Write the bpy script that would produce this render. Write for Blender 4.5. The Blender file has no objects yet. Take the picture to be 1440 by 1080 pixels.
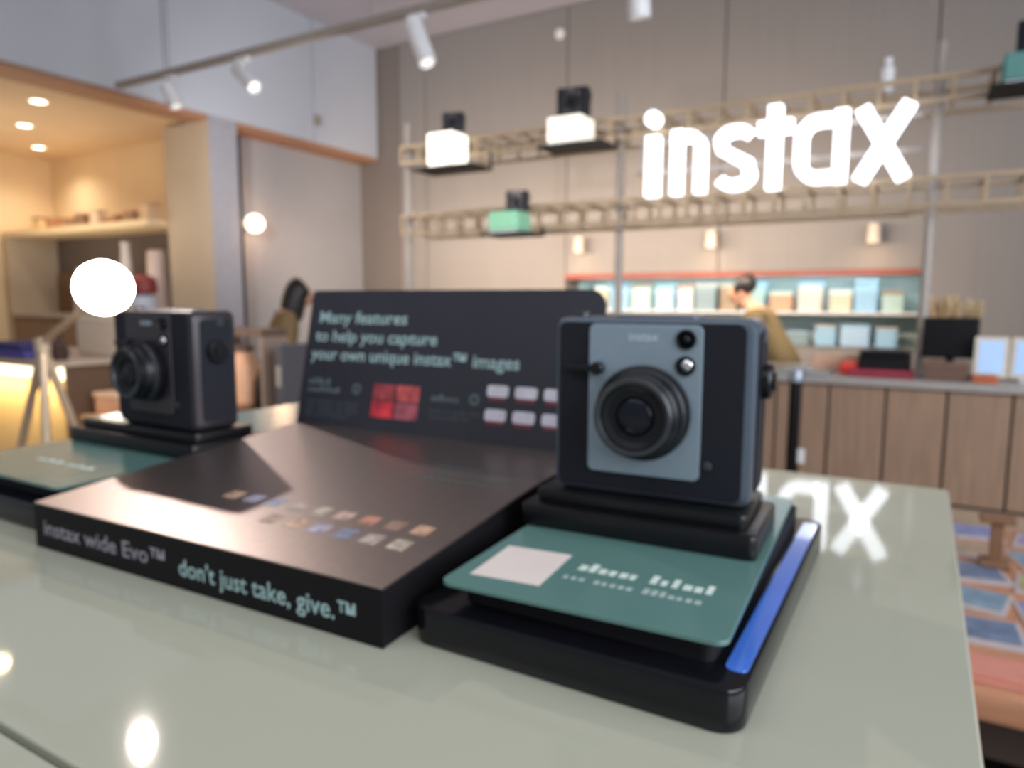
import bpy, bmesh, math, random
from mathutils import Vector, Matrix
random.seed(7)
S = bpy.context.scene
COL = S.collection
R = math.radians
EYE = 1.35          # camera height above the floor; the table top is 0.20 below it

# ------------------------------------------------------------------ camera
cd = bpy.data.cameras.new('camera'); cam = bpy.data.objects.new('camera', cd); COL.objects.link(cam)
cam.location = (0, 0, EYE)
p, yaw, roll = R(6.73), R(30.1), R(0.2)
fw = Vector((-math.sin(yaw)*math.cos(p), math.cos(yaw)*math.cos(p), -math.sin(p)))
rt = Vector((math.cos(yaw), math.sin(yaw), 0)); up = rt.cross(fw)
r2 = rt*math.cos(roll)+up*math.sin(roll); u2 = up*math.cos(roll)-rt*math.sin(roll)
m = Matrix((r2, u2, -fw)).transposed().to_4x4(); m.translation = (0, 0, EYE)
cam.matrix_world = m
cd.sensor_width = 36; cd.lens = 993/1440*36; cd.clip_start = 0.02
cd.dof.use_dof = True; cd.dof.focus_distance = 0.16; cd.dof.aperture_fstop = 14.5
S.camera = cam

# ------------------------------------------------------------------ view, world, lights
S.view_settings.view_transform = 'Standard'; S.view_settings.look = 'None'
S.view_settings.exposure = -0.28; S.view_settings.gamma = 1; S.view_settings.use_curve_mapping = False
w = bpy.data.worlds.new('world'); S.world = w; w.use_nodes = True
w.node_tree.nodes['Background'].inputs[0].default_value = (0.80, 0.86, 0.95, 1)
w.node_tree.nodes['Background'].inputs[1].default_value = 0.42

def light(kind, name, loc, energy, color=(1, 1, 1), size=0.1, size_y=None, target=None, spot=None, blend=0.6):
    l = bpy.data.lights.new(name, kind); o = bpy.data.objects.new(name, l); COL.objects.link(o)
    o.location = loc; l.energy = energy; l.color = color
    if kind == 'AREA':
        l.size = size
        if size_y: l.shape = 'RECTANGLE'; l.size_y = size_y
    else:
        l.shadow_soft_size = size
    if spot: l.spot_size = spot; l.spot_blend = blend
    if target is not None:
        o.rotation_euler = (Vector(target)-Vector(loc)).to_track_quat('-Z', 'Y').to_euler()
    return o
light('AREA', 'added_overhead_fill', (-0.6, -1.5, 3.95), 70, (0.97, 0.98, 1), 4.0, 2.0)  # added overhead fill, set behind the viewpoint to stay out of glass reflections
light('AREA', 'added_side_fill', (2.9, 0.3, 2.5), 245, (0.90, 0.94, 1), 4.0, 2.4, (-5.3, 4.2, 3.0))  # unseen area light added to brighten the bulkhead, no window there
for x, e, tx in ((-4.3, 105, -4.9), (-2.3, 45, -2.6)):
    light('SPOT', 'track_beam', (x, 2.95, 2.40), e, (1, 0.95, 0.93), 0.05, target=(tx, 6.2, 2.1), spot=R(130), blend=1.0)
light('SPOT', 'track_beam', (-2.6, 2.9, 2.40), 60, (0.92, 0.95, 1), 0.05, target=(-5.3, 5.4, 3.3), spot=R(90), blend=1.0)  # extra beam added to brighten the bulkhead, no can hangs here

# ------------------------------------------------------------------ materials
MATS = {}
def mat(name, col, rough=0.5, metal=0.0, ior=1.5, emit=None, strength=0.0, var=0.06, scale=30, bump=0.0, coat=0.0,
        alpha=1.0, trans=0.0, stretch=(1, 1, 1)):
    if name in MATS: return MATS[name]
    m = bpy.data.materials.new(name); m.use_nodes = True; MATS[name] = m
    nt = m.node_tree; b = nt.nodes['Principled BSDF']
    tc = nt.nodes.new('ShaderNodeTexCoord'); mp = nt.nodes.new('ShaderNodeMapping'); mp.inputs['Scale'].default_value = stretch
    nz = nt.nodes.new('ShaderNodeTexNoise'); nz.inputs['Scale'].default_value = scale; nz.inputs['Detail'].default_value = 3
    nt.links.new(tc.outputs['Object'], mp.inputs[0]); nt.links.new(mp.outputs[0], nz.inputs['Vector'])
    rp = nt.nodes.new('ShaderNodeValToRGB')
    rp.color_ramp.elements[0].position = 0.3; rp.color_ramp.elements[1].position = 0.7
    rp.color_ramp.elements[0].color = (*[c*(1-var) for c in col], 1); rp.color_ramp.elements[1].color = (*[min(1, c*(1+var)) for c in col], 1)
    nt.links.new(nz.outputs['Fac'], rp.inputs[0]); nt.links.new(rp.outputs[0], b.inputs['Base Color'])
    b.inputs['Roughness'].default_value = rough; b.inputs['Metallic'].default_value = metal; b.inputs['IOR'].default_value = ior
    b.inputs['Coat Weight'].default_value = coat; b.inputs['Transmission Weight'].default_value = trans
    if emit: b.inputs['Emission Color'].default_value = (*emit, 1); b.inputs['Emission Strength'].default_value = strength
    if bump:
        bn = nt.nodes.new('ShaderNodeBump'); bn.inputs['Strength'].default_value = bump; bn.inputs['Distance'].default_value = 0.001
        nt.links.new(nz.outputs['Fac'], bn.inputs['Height']); nt.links.new(bn.outputs[0], b.inputs['Normal'])
    return m
def hx(r, g, b):
    f = lambda c: ((c/255+0.055)/1.055)**2.4 if c > 10 else c/255/12.92
    return (f(r), f(g), f(b))

# ------------------------------------------------------------------ mesh helpers
def link(name, me, mt, parent=None, smooth=False):
    if mt is not None and not me.materials: me.materials.append(mt)
    if smooth:
        for q in me.polygons: q.use_smooth = True
    o = bpy.data.objects.new(name, me); COL.objects.link(o)
    if parent is not None: o.parent = parent
    return o
def obj(name, bm, mt, parent=None, smooth=False, auto=None):
    bmesh.ops.recalc_face_normals(bm, faces=bm.faces)
    me = bpy.data.meshes.new(name); bm.to_mesh(me); bm.free()
    o = link(name, me, mt, parent, smooth)
    if auto: me.set_sharp_from_angle(angle=R(auto))
    return o
def tag(o, label=None, cat=None, group=None, kind=None):
    if label: o['label'] = label
    if cat: o['category'] = cat
    if group: o['group'] = group
    if kind: o['kind'] = kind
    return o
def thing(name, label, cat, loc=(0, 0, 0), rz=0, group=None):
    o = bpy.data.objects.new(name, None); COL.objects.link(o); o.empty_display_size = 0.05
    o.location = loc; o.rotation_euler = (0, 0, rz)
    return tag(o, label, cat, group)
def struct(name, bm, mt, parent=None):
    o = obj(name, bm, mt, parent)
    if parent is None: o['kind'] = 'structure'
    return o
def copy_tree(o, loc=None, rz=None, scale=None, label=None):
    c = o.copy(); COL.objects.link(c)
    if loc is not None: c.location = loc
    if rz is not None: c.rotation_euler = (0, 0, rz)
    if scale: c.scale = (scale,)*3
    if label: c['label'] = label
    for ch in list(o.children):
        k = ch.copy(); COL.objects.link(k); k.parent = c
        for g in list(ch.children):
            q = g.copy(); COL.objects.link(q); q.parent = k
    return c
def BM(): return bmesh.new()
def box(bm, x0, x1, y0, y1, z0, z1, bev=0, seg=2):
    r = bmesh.ops.create_cube(bm, size=1.0)
    vs = r['verts']
    for v in vs:
        v.co = ((x0+x1)/2+v.co.x*(x1-x0), (y0+y1)/2+v.co.y*(y1-y0), (z0+z1)/2+v.co.z*(z1-z0))
    if bev:
        es = list({e for v in vs for e in v.link_edges})
        bmesh.ops.bevel(bm, geom=es, offset=bev, segments=seg, profile=0.5, affect='EDGES')
    return bm
def bx(*a, **k): return box(BM(), *a, **k)
def rrect(x0, x1, y0, y1, r, n=6):
    pts = []
    for cx, cy, a0 in ((x1-r, y1-r, 0), (x0+r, y1-r, 90), (x0+r, y0+r, 180), (x1-r, y0+r, 270)):
        for i in range(n+1):
            a = R(a0+90*i/n); pts.append((cx+r*math.cos(a), cy+r*math.sin(a)))
    return pts
def prism(bm, pts, z0, z1, bev=0, M=None, seg=2):
    # polygon in XY pulled along Z, optionally with bevelled top and bottom rims
    rings = [(0, z0)] if not bev else [(bev, z0), (bev*0.3, z0+bev*0.3), (0, z0+bev)]
    rings += [(0, z1)] if not bev else [(0, z1-bev), (bev*0.3, z1-bev*0.3), (bev, z1)]
    n = len(pts); cx = sum(q[0] for q in pts)/n; cy = sum(q[1] for q in pts)/n
    nrm = []
    for i in range(n):
        a = Vector(pts[i-1]); c = Vector(pts[(i+1) % n]); t = (c-a)
        t = t.normalized() if t.length > 0 else Vector((1, 0)); nrm.append(Vector((t.y, -t.x)))
    area = sum(pts[i][0]*pts[(i+1) % n][1]-pts[(i+1) % n][0]*pts[i][1] for i in range(n))
    sg = -1 if area > 0 else 1
    prev = None; first = None
    for ins, z in rings:
        ring = []
        for i in range(n):
            q = Vector(pts[i])+nrm[i]*ins*sg
            co = Vector((q.x, q.y, z))
            ring.append(bm.verts.new(M @ co if M else co))
        if prev:
            for i in range(n):
                bm.faces.new((prev[i], prev[(i+1) % n], ring[(i+1) % n], ring[i]))
        else: first = ring
        prev = ring
    bm.faces.new(first[::-1]); bm.faces.new(prev)
    return bm
def lathe(bm, prof, M=None, n=32, loop=False):
    rings = []
    for r, z in prof:
        if r < 1e-6:
            co = Vector((0, 0, z)); rings.append([bm.verts.new(M @ co if M else co)])
        else:
            ring = []
            for i in range(n):
                a = 2*math.pi*i/n; co = Vector((r*math.cos(a), r*math.sin(a), z)); ring.append(bm.verts.new(M @ co if M else co))
            rings.append(ring)
    for a, b in zip(rings, rings[1:]):
        for i in range(n):
            j = (i+1) % n
            if len(a) == 1 and len(b) == 1: continue
            if len(a) == 1: bm.faces.new((a[0], b[i], b[j]))
            elif len(b) == 1: bm.faces.new((a[i], a[j], b[0]))
            else: bm.faces.new((a[i], a[j], b[j], b[i]))
    if loop:
        a, b = rings[-1], rings[0]
        for i in range(n):
            j = (i+1) % n; bm.faces.new((a[i], a[j], b[j], b[i]))
        return bm
    for rg in (rings[0], rings[-1]):
        if len(rg) > 1: bm.faces.new(rg)
    return bm
def cyl_between(bm, a, b, r, r1=None, n=12):
    a = Vector(a); b = Vector(b); d = b-a
    M = Matrix.Translation(a) @ d.to_track_quat('Z', 'Y').to_matrix().to_4x4()
    return lathe(bm, [(r, 0), (r if r1 is None else r1, d.length)], M, n)
def plane_M(o, x, y):
    x = Vector(x).normalized(); y = Vector(y); y = (y-x*y.dot(x)).normalized(); z = x.cross(y)
    M = Matrix((x, y, z)).transposed().to_4x4(); M.translation = Vector(o); return M
def text_mesh(s, M, width=None, size=None, depth=0.0002, bold=0.0):
    cu = bpy.data.curves.new('t', 'FONT'); cu.body = s; cu.size = size or 1.0; cu.resolution_u = 3; cu.offset = bold
    o = bpy.data.objects.new('t', cu); COL.objects.link(o)
    dg = bpy.context.evaluated_depsgraph_get(); me = bpy.data.meshes.new_from_object(o.evaluated_get(dg))
    bpy.data.objects.remove(o); bpy.data.curves.remove(cu)
    xs = [v.co.x for v in me.vertices]; x0 = min(xs); wd = max(xs)-x0
    sx = (width/wd) if width else 1.0
    for v in me.vertices: v.co = M @ Vector(((v.co.x-x0)*sx, v.co.y, depth))
    me.materials.clear()
    return me
def greek(bm, x0, x1, y, h, M, words=(3, 5, 4), d=0.0002):
    # a printed line too small to read: little upright marks grouped as words
    tot = sum(words)+0.9*(len(words)-1); u = (x1-x0)/tot; x = x0
    for wd in words:
        for i in range(wd):
            hh = h*random.choice((0.62, 0.62, 0.66, 1.0)); ww = u*random.uniform(0.55, 0.8)
            q = [bm.verts.new(M @ Vector((x+a, y+b, d))) for a, b in ((0, 0), (ww, 0), (ww, hh), (0, hh))]
            bm.faces.new(q); x += u
        x += 0.9*u
    return bm
def ribbon(bm, pts, wd, y0, y1, closed=False):
    # a stroke of even width in the XZ plane, pulled along Y
    n = len(pts); P = [Vector(q) for q in pts]; L = []; Rr = []
    for i in range(n):
        a = P[i-1] if (i > 0 or closed) else None; c = P[(i+1) % n] if (i < n-1 or closed) else None
        d1 = (P[i]-a).normalized() if a is not None else None; d2 = (c-P[i]).normalized() if c is not None else None
        if d1 is None: d1 = d2
        if d2 is None: d2 = d1
        t = (d1+d2).normalized(); nn = Vector((-t.y, t.x)); k = 1/max(0.5, nn.dot(Vector((-d1.y, d1.x))))
        L.append(P[i]+nn*wd/2*k); Rr.append(P[i]-nn*wd/2*k)
    V = []
    for a, b in zip(L, Rr):
        V.append([bm.verts.new((a.x, y0, a.y)), bm.verts.new((b.x, y0, b.y)), bm.verts.new((b.x, y1, b.y)), bm.verts.new((a.x, y1, a.y))])
    rng = range(n if closed else n-1)
    for i in rng:
        a = V[i]; b = V[(i+1) % n]
        for k in range(4): bm.faces.new((a[k], a[(k+1) % 4], b[(k+1) % 4], b[k]))
    if not closed: bm.faces.new(V[0]); bm.faces.new(V[-1][::-1])
    return bm
def arc(cx, cy, rx, ry, a0, a1, n=10):
    return [(cx+rx*math.cos(R(a0+(a1-a0)*i/n)), cy+ry*math.sin(R(a0+(a1-a0)*i/n))) for i in range(n+1)]
def skin_mesh(name, verts, edges, radii, root=0, levels=2):
    me = bpy.data.meshes.new(name); me.from_pydata([Vector(v) for v in verts], edges, [])
    o = bpy.data.objects.new(name, me); COL.objects.link(o)
    o.modifiers.new('s', 'SKIN'); sd = o.modifiers.new('d', 'SUBSURF'); sd.levels = levels; sd.render_levels = levels
    for i, r in enumerate(radii):
        rr = r if isinstance(r, tuple) else (r, r)
        me.skin_vertices[0].data[i].radius = rr; me.skin_vertices[0].data[i].use_root = (i == root)
    dg = bpy.context.evaluated_depsgraph_get(); out = bpy.data.meshes.new_from_object(o.evaluated_get(dg))
    bpy.data.objects.remove(o); bpy.data.meshes.remove(me); out.name = name
    for q in out.polygons: q.use_smooth = True
    return out

# shared materials
M_WALL = mat('grey plaster wall panel', hx(136, 131, 128), 0.75, scale=2.5, var=0.04, stretch=(14, 14, 0.4))
M_BULK = mat('cool white bulkhead paint', hx(188, 193, 203), 0.7, scale=1.2, var=0.03)
M_CEIL = mat('pale grey ceiling paint', hx(182, 180, 190), 0.8, scale=2, var=0.02)
M_FLOOR = mat('tan floor tile', hx(150, 128, 108), 0.45, scale=4, var=0.1)
M_BEIGE = mat('beige column plaster', hx(186, 167, 143), 0.7, scale=3, var=0.04)
M_RECESS = mat('grey recess plaster', hx(160, 159, 162), 0.7, scale=2, var=0.03)
M_WARMC = mat('warm alcove ceiling', hx(212, 184, 150), 0.6, scale=3, var=0.04)
M_CREAM = mat('cream alcove panel', hx(226, 200, 160), 0.6, scale=2, var=0.04)
M_DKNICHE = mat('dark taupe niche', hx(104, 92, 86), 0.7, scale=3, var=0.06)
M_WOOD = mat('brown counter wood', hx(158, 130, 108), 0.5, scale=6, var=0.14, stretch=(6, 6, 0.5))
M_CTOP = mat('grey counter stone', hx(170, 165, 160), 0.3, scale=20)
M_TOE = mat('dark plinth', hx(60, 48, 42), 0.6)
M_BLACK = mat('satin black plastic', (0.005, 0.005, 0.006), 0.30, ior=1.4, scale=60)
M_BLACKM = mat('matt black plastic', (0.006, 0.006, 0.008), 0.6, ior=1.35, scale=60)
M_METAL = mat('brushed steel post', (0.46, 0.41, 0.37), 0.5, 0.2, scale=40)
M_GOLD = mat('champagne metal lattice', hx(176, 154, 126), 0.5, 0.2, scale=30)
M_WHITE = mat('white painted metal', (0.78, 0.78, 0.80), 0.4)
M_RAIL = mat('taupe lighting track', hx(150, 140, 132), 0.5)

# ------------------------------------------------------------------ room
struct('floor', bx(-10, 3, -3, 6.6, -0.1, 0), M_FLOOR)
ceil = struct('ceiling', bx(-5.31, 3, -3, 6.6, 4.06, 4.16), M_CEIL)
NX0, NX1, NZ0, NZ1 = -3.0, -0.02, 0.98, 1.56
bm = BM()
box(bm, -5.75, NX0, 6.23, 6.5, 0, 4.06); box(bm, NX1, 3, 6.23, 6.5, 0, 4.06)
box(bm, NX0, NX1, 6.23, 6.5, 0, NZ0); box(bm, NX0, NX1, 6.23, 6.5, NZ1, 4.06)
wb = struct('wall_back', bm, mat('joint grey', hx(120, 112, 108), 0.8))
for a, b in ((-5.0, -4.66), (-4.65, -3.01), (-3.0, -1.56), (-1.55, -0.03), (-0.02, 1.45), (1.46, 2.99)):
    z0 = 1.60 if (-3.01 < a < -0.03) else 0.02
    obj('wall_panel', bx(a, b, 6.20, 6.23, z0, 4.05, 0.003, 1), M_WALL, wb)
for a, b in ((-3.0, -1.56), (-1.55, -0.03)):
    obj('wall_panel', bx(a, b, 6.20, 6.23, 0.02, NZ0-0.01, 0.003, 1), M_WALL, wb)
bm = BM()
box(bm, NX0-0.03, NX1+0.03, 6.9, 6.95, NZ0-0.05, NZ1+0.05); box(bm, NX0-0.05, NX0, 6.5, 6.9, NZ0-0.05, NZ1+0.05)
box(bm, NX1, NX1+0.05, 6.5, 6.9, NZ0-0.05, NZ1+0.05); box(bm, NX0, NX1, 6.5, 6.9, NZ0-0.05, NZ0); box(bm, NX0, NX1, 6.5, 6.9, NZ1, NZ1+0.05)
obj('hatch_lining', bm, mat('pale teal hatch lining', hx(190, 206, 204), 0.6), wb)
obj('red_trim', bx(NX0, NX1, 6.18, 6.24, NZ1, NZ1+0.035), mat('red brown trim', hx(150, 70, 55), 0.5), wb)
obj('hatch_shelf', bx(NX0, NX1, 6.45, 6.88, 1.245, 1.265), M_WHITE, wb)
# left bulkhead with tall panels over the alcove openings
wl = struct('wall_left', bx(-5.6, -5.33, -3, 6.23, 2.90, 4.06), mat('bulkhead joint', hx(140, 140, 146), 0.8))
for a, b in ((-2.9, -0.6), (-0.59, 1.52), (1.53, 3.66), (3.675, 5.25), (5.265, 6.19)):
    obj('wall_panel', bx(-5.33, -5.31, a, b, 2.90, 4.05, 0.003, 1), M_BULK, wl)
obj('warm_soffit', bx(-5.6, -5.33, -3, 6.2, 2.86, 2.898), mat('brown soffit', hx(172, 128, 100), 0.6), wl)
cl = struct('column', bx(-5.95, -5.33, 4.06, 4.32, 0, 2.86), M_BEIGE)
obj('painted_cool_side', bx(-5.33, -5.312, 4.055, 4.33, 0, 2.90), mat('column side painted cool lit', hx(160, 160, 168), 0.6), cl)  # cool light on this column face is put into its colour
struct('wall_recess', bx(-5.85, -5.6, 4.32, 6.5, 0, 2.95), M_RECESS)
# alcove behind the bulkhead
struct('wall_alcove', bx(-9.6, -5.6, 4.42, 4.6, 0, 2.90), M_CREAM)
struct('wall_alcove_end', bx(-8.75, -8.52, -1, 4.42, 0, 2.90), M_CREAM)
struct('ceiling_alcove', bx(-9.6, -5.6, -1, 4.42, 2.885, 2.98), M_WARMC)
for i, (x, y) in enumerate(((-6.08, 3.1), (-7.02, 3.45), (-7.9, 4.0))):
    d = thing('downlight', ('round recessed downlight in the warm alcove ceiling, nearest the bulkhead',
                            'round recessed downlight in the alcove ceiling, middle of the three',
                            'round recessed downlight close to the corner of the alcove')[i], 'light', (x, y, 2.885), 0, 'alcove downlights')
    obj('trim_ring', lathe(BM(), [(0.055, -0.006), (0.075, -0.006), (0.078, 0), (0.055, 0.0)], n=24, loop=True), M_WHITE, d)
    obj('lamp', lathe(BM(), [(0, -0.004), (0.054, -0.004), (0.054, -0.001)], n=24), mat('warm lamp', (1, .9, .7), emit=(1, 0.86, 0.62), strength=9), d)
    light('SPOT', 'downlight_beam', (x, y, 2.86), 44, (1, 0.92, 0.78), 0.05, target=(x, y, 0), spot=R(140), blend=0.9)
light('AREA', 'alcove_ceiling_fill', (-7.0, 3.2, 1.6), 20, (1, 0.88, 0.70), 2.0, 1.2, (-7.0, 3.4, 3))  # unseen warm fill in mid-air, aimed up at the alcove ceiling

# ------------------------------------------------------------------ foreground display table
M_GLASS = mat('mint back painted glass', hx(163, 165, 149), 0.04, ior=1.6, scale=3, var=0.02)
TZ = EYE-0.20
t = thing('display_table', 'big table with pale mint glossy glass top under the cameras', 'table', (-0.45, 0.2, 0))
def tl(x, y): return x+0.45, y-0.2
for (y0, y1) in ((-0.75, 0.147), (0.151, 0.875)):
    obj('glass_pane', prism(BM(), rrect(-1.0+0.45, 0.035+0.45, y0-0.2, y1-0.2, 0.006, 3), TZ-0.012, TZ, 0.0015), M_GLASS, t)
obj('table_body', bx(-0.53, 0.466, -0.92, 0.655, 0.08, TZ-0.012, 0.004), mat('pale blue grey lacquer', hx(170, 178, 188), 0.4, var=0.015), t)
obj('plinth', bx(-0.48, 0.42, -0.87, 0.61, 0, 0.08), M_TOE, t)

# ------------------------------------------------------------------ instant camera (built once, then copied)
M_SHELL = mat('graphite camera shell', hx(92, 104, 116), 0.3, 0.55, scale=80, var=0.03)
M_LEATH = mat('black camera leatherette', (0.007, 0.008, 0.014), 0.6, ior=1.35, scale=900, var=0.3, bump=0.5)
M_FACE = mat('blue grey anodised faceplate', hx(132, 148, 160), 0.38, 0.3, scale=300, var=0.04)
M_LENS = mat('lens black', (0.004, 0.005, 0.007), 0.32, ior=1.4, scale=80)
M_RING = mat('lens ring dark grey', (0.050, 0.054, 0.062), 0.32, 0.5)
M_COATED = mat('coated lens glass', (0.006, 0.007, 0.012), 0.12, ior=1.35)
M_SILVER = mat('polished silver', (0.85, 0.85, 0.86), 0.15, 1.0)
def front_M(x, z, y=0): return Matrix.Translation((x, y, z)) @ Matrix.Rotation(R(90), 4, 'X')   # local +Z looks towards -Y
def make_camera(label):
    t = thing('instant_camera', label, 'camera')
    W, H, D = 0.140, 0.125, 0.052
    obj('body', prism(BM(), rrect(-W/2, W/2, 0, H, 0.009, 6), -D, 0, 0.005, Matrix.Rotation(R(90), 4, 'X')), M_SHELL, t, True, 40)
    # mesh above spans y 0..D because the prism's axis turns towards -Y
    obj('leather_front', prism(BM(), rrect(-0.0655, 0.0635, 0.004, 0.1215, 0.006, 5), -0.001, 0.0012, 0, front_M(0, 0)), M_LEATH, t)
    obj('faceplate', prism(BM(), rrect(-0.0425, 0.0365, 0.016, 0.1205, 0.0045, 5), 0.001, 0.0030, 0.0006, front_M(0, 0)), M_FACE, t)
    for s in (-1, 1):
        Ms = Matrix.Rotation(R(90)*s, 4, 'Z') @ Matrix.Rotation(R(90), 4, 'X')
        xs = (0.008, 0.044) if s == 1 else (-0.044, -0.008)
        obj('leather_side', prism(BM(), rrect(xs[0], xs[1], 0.010, 0.116, 0.005, 4), 0.069, 0.0712, 0, Ms), M_LEATH, t)
    cx, cz = -0.002, 0.0605
    Lm = front_M(cx, cz)
    lb = obj('lens_barrel', lathe(BM(), [(0.0315, 0.002), (0.0325, 0.004), (0.0325, 0.010), (0.0300, 0.011), (0.0300, 0.0150), (0.0290, 0.0155), (0.0280, 0.0225),
             (0.0268, 0.0235), (0.0268, 0.029), (0.0255, 0.030), (0.0225, 0.030), (0.0215, 0.0275), (0.017, 0.0255), (0.0165, 0.024), (0, 0.024)], Lm, 48), M_LENS, t, True, 35)
    obj('focus_ring', lathe(BM(), [(0.0302, 0.0115), (0.0306, 0.0120), (0.0306, 0.0145), (0.0302, 0.015)], Lm, 48, True), M_RING, lb, True, 35)
    obj('front_ring', lathe(BM(), [(0.0222, 0.0300), (0.0252, 0.0300), (0.0256, 0.0306), (0.0250, 0.0312), (0.0226, 0.0306)], Lm, 48, True), M_RING, lb, True, 35)
    obj('lens_glass', lathe(BM(), [(0.0135, 0.0243), (0.011, 0.0262), (0.007, 0.0274), (0, 0.0280)], Lm, 32), M_COATED, lb, True)
    vf = obj('viewfinder_window', lathe(BM(), [(0.0068, 0.0028), (0.0068, 0.0045), (0.0058, 0.0048), (0.005, 0.0036), (0, 0.0036)], front_M(0.0255, 0.111), 24), M_LENS, t, True, 35)
    obj('window_glass', lathe(BM(), [(0.005, 0.0037), (0, 0.0042)], front_M(0.0255, 0.111), 20), M_COATED, vf, True)
    fl = obj('flash', lathe(BM(), [(0.0066, 0.0028), (0.0066, 0.0044), (0.0056, 0.0047), (0.005, 0.0038), (0, 0.0036)], front_M(0.0255, 0.0935), 24), M_LENS, t, True, 35)
    obj('reflector', lathe(BM(), [(0.0048, 0.0039), (0.003, 0.0056), (0, 0.0062)], front_M(0.0265, 0.094), 16), M_SILVER, fl, True)
    lv = obj('shutter_lever', prism(BM(), rrect(-0.0125, 0.0125, -0.0022, 0.0022, 0.002, 4), 0.003, 0.0075, 0.0006, front_M(-0.0465, 0.0895)), M_LENS, t)
    obj('lever_knob', lathe(BM(), [(0.0046, 0.002), (0.0046, 0.009), (0.0038, 0.0098), (0, 0.0098)], front_M(-0.035, 0.0895), 20), M_LENS, lv, True, 35)
    obj('front_button', lathe(BM(), [(0.0032, 0.0010), (0.0032, 0.003), (0.0022, 0.0036), (0, 0.0036)], front_M(0.0415, 0.027), 20), M_RING, t, True, 35)
    link('engraved_logo', text_mesh('instax', front_M(-0.0135, 0.1095, 0) @ Matrix.Translation((0, 0, 0.0030)), 0.020, 0.0085, 0.0002), mat('pale engraving', hx(186, 200, 214), 0.4), t)
    # dial on the right side, print crank on the other, shutter button, strap lugs
    Mr = Matrix.Translation((0.070, 0.026, 0.083)) @ Matrix.Rotation(R(90), 4, 'Y')
    obj('side_dial', lathe(BM(), [(0.012, 0), (0.012, 0.006), (0.0105, 0.0075), (0.006, 0.0075), (0.006, 0.0095), (0, 0.0095)], Mr, 28), M_LENS, t, True, 35)
    obj('shutter_button', lathe(BM(), [(0.006, 0.124), (0.006, 0.1275), (0.0045, 0.1285), (0, 0.1285)], Matrix.Translation((-0.058, 0.024, 0)), 20), M_RING, t, True, 35)
    for s in (-1, 1):
        obj('strap_lug', box(BM(), s*0.069-0.003, s*0.069+0.003, 0.028, 0.036, 0.108, 0.118, 0.0012, 1), M_RING, t)
    obj('viewfinder_hump', prism(BM(), rrect(-0.03, 0.03, 0.012, 0.046, 0.006, 4), 0.124, 0.1262, 0.0006), M_SHELL, t)
    return t
cam0 = make_camera('black instant camera with grey faceplate, facing out on the right stand')
camy = R(3.5)
cam0.location = (-0.1600, 0.4625, EYE-0.1362); cam0.rotation_euler = (0, 0, camy)

# right tray, card, stand
M_TEAL = mat('sage teal card', hx(84, 118, 113), 0.2, scale=8, var=0.03)
M_INK = mat('pale card print', hx(190, 208, 200), 0.6)
M_GLOSSB = mat('gloss black acrylic', (0.004, 0.004, 0.006), 0.14, ior=1.4, scale=40)
def make_unit(label_t, label_s, label_c, x0, x1, cx0, cx1, y0, y1, cyaw, sx0, sx1):
    tr = thing('display_tray', label_t, 'tray', ((x0+x1)/2, y0, TZ)); w2 = (x1-x0)/2
    obj('tray_base', prism(BM(), rrect(-w2, w2, 0, y1-y0, 0.014, 8), 0, 0.0225, 0.0025), M_GLOSSB, tr, True, 40)
    cw = cx1-cx0; ox = (cx0+cx1)/2-(x0+x1)/2
    obj('card_plinth', prism(BM(), rrect(ox-cw/2+0.008, ox+cw/2-0.008, 0.022, y1-y0-0.012, 0.006, 4), 0.0225, 0.0353, 0), M_BLACKM, tr)
    c = thing('info_card', label_c, 'card', ((cx0+cx1)/2, y0+0.0115, TZ+0.0353), cyaw)
    cl = y1-y0-0.018
    obj('card_sheet', prism(BM(), rrect(-cw/2, cw/2, 0, cl, 0.007, 6), 0, 0.0027, 0.0004), M_TEAL, c)
    s = thing('camera_stand', label_s, 'stand', ((sx0+sx1)/2, 0.443, TZ+0.038), cyaw); sw = (sx1-sx0)/2
    obj('stand_plate', prism(BM(), rrect(-sw, sw, -0.004, 0.088, 0.006, 5), 0, 0.016, 0.0018), M_BLACK, s, True, 40)
    obj('stand_riser', prism(BM(), rrect(-sw+0.008, sw-0.008, 0.006, 0.080, 0.006, 5), 0.016, 0.0255, 0.0012), M_BLACK, s, True, 40)
    return tr, c, s
trR, cardR, stR = make_unit('black tray with painted blue reflection along its right rim, at the table end',
    'black stand plate under the right camera with the grey faceplate',
    'teal card with a blank pale square and two printed lines, before the right camera',
    -0.2520, -0.0600, -0.2350, -0.0710, 0.313, 0.613, R(2.5), -0.246, -0.081)
CT = 0.0027
obj('blank_label', prism(BM(), [(-0.071, 0.017), (-0.027, 0.020), (-0.029, 0.074), (-0.073, 0.071)], CT, CT+0.0002), mat('off white label', hx(206, 196, 190), 0.5, var=0.02), cardR)
Mc = Matrix.Translation((0, 0, CT))
bm = BM(); greek(bm, -0.017, 0.066, 0.053, 0.013, Mc, (6, 6), 0.0002)
obj('printed_heading', bm, M_INK, cardR)
obj('printed_line', greek(BM(), -0.020, 0.062, 0.037, 0.008, Mc, (3, 5, 7)), mat('faint card print', hx(150, 170, 165), 0.6), cardR)
obj('painted_blue_reflection', prism(BM(), rrect(0.0825, 0.0935, 0.020, 0.285, 0.004, 3), 0.0225, 0.0232, 0.0002), mat('painted blue reflection', hx(70, 118, 214), 0.12, coat=1.0), trR)  # blue reflection on the tray rim, painted as a coloured strip
trL, cardL, stL = make_unit('black tray partly cropped by the left edge, under the dark camera',
    'wide black stand plate under the left camera with the dark face',
    'glossy teal card cropped by the left edge, in front of the dark camera',
    -0.862, -0.634, -0.850, -0.638, 0.306, 0.866, 0, -0.846, -0.624)
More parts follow.
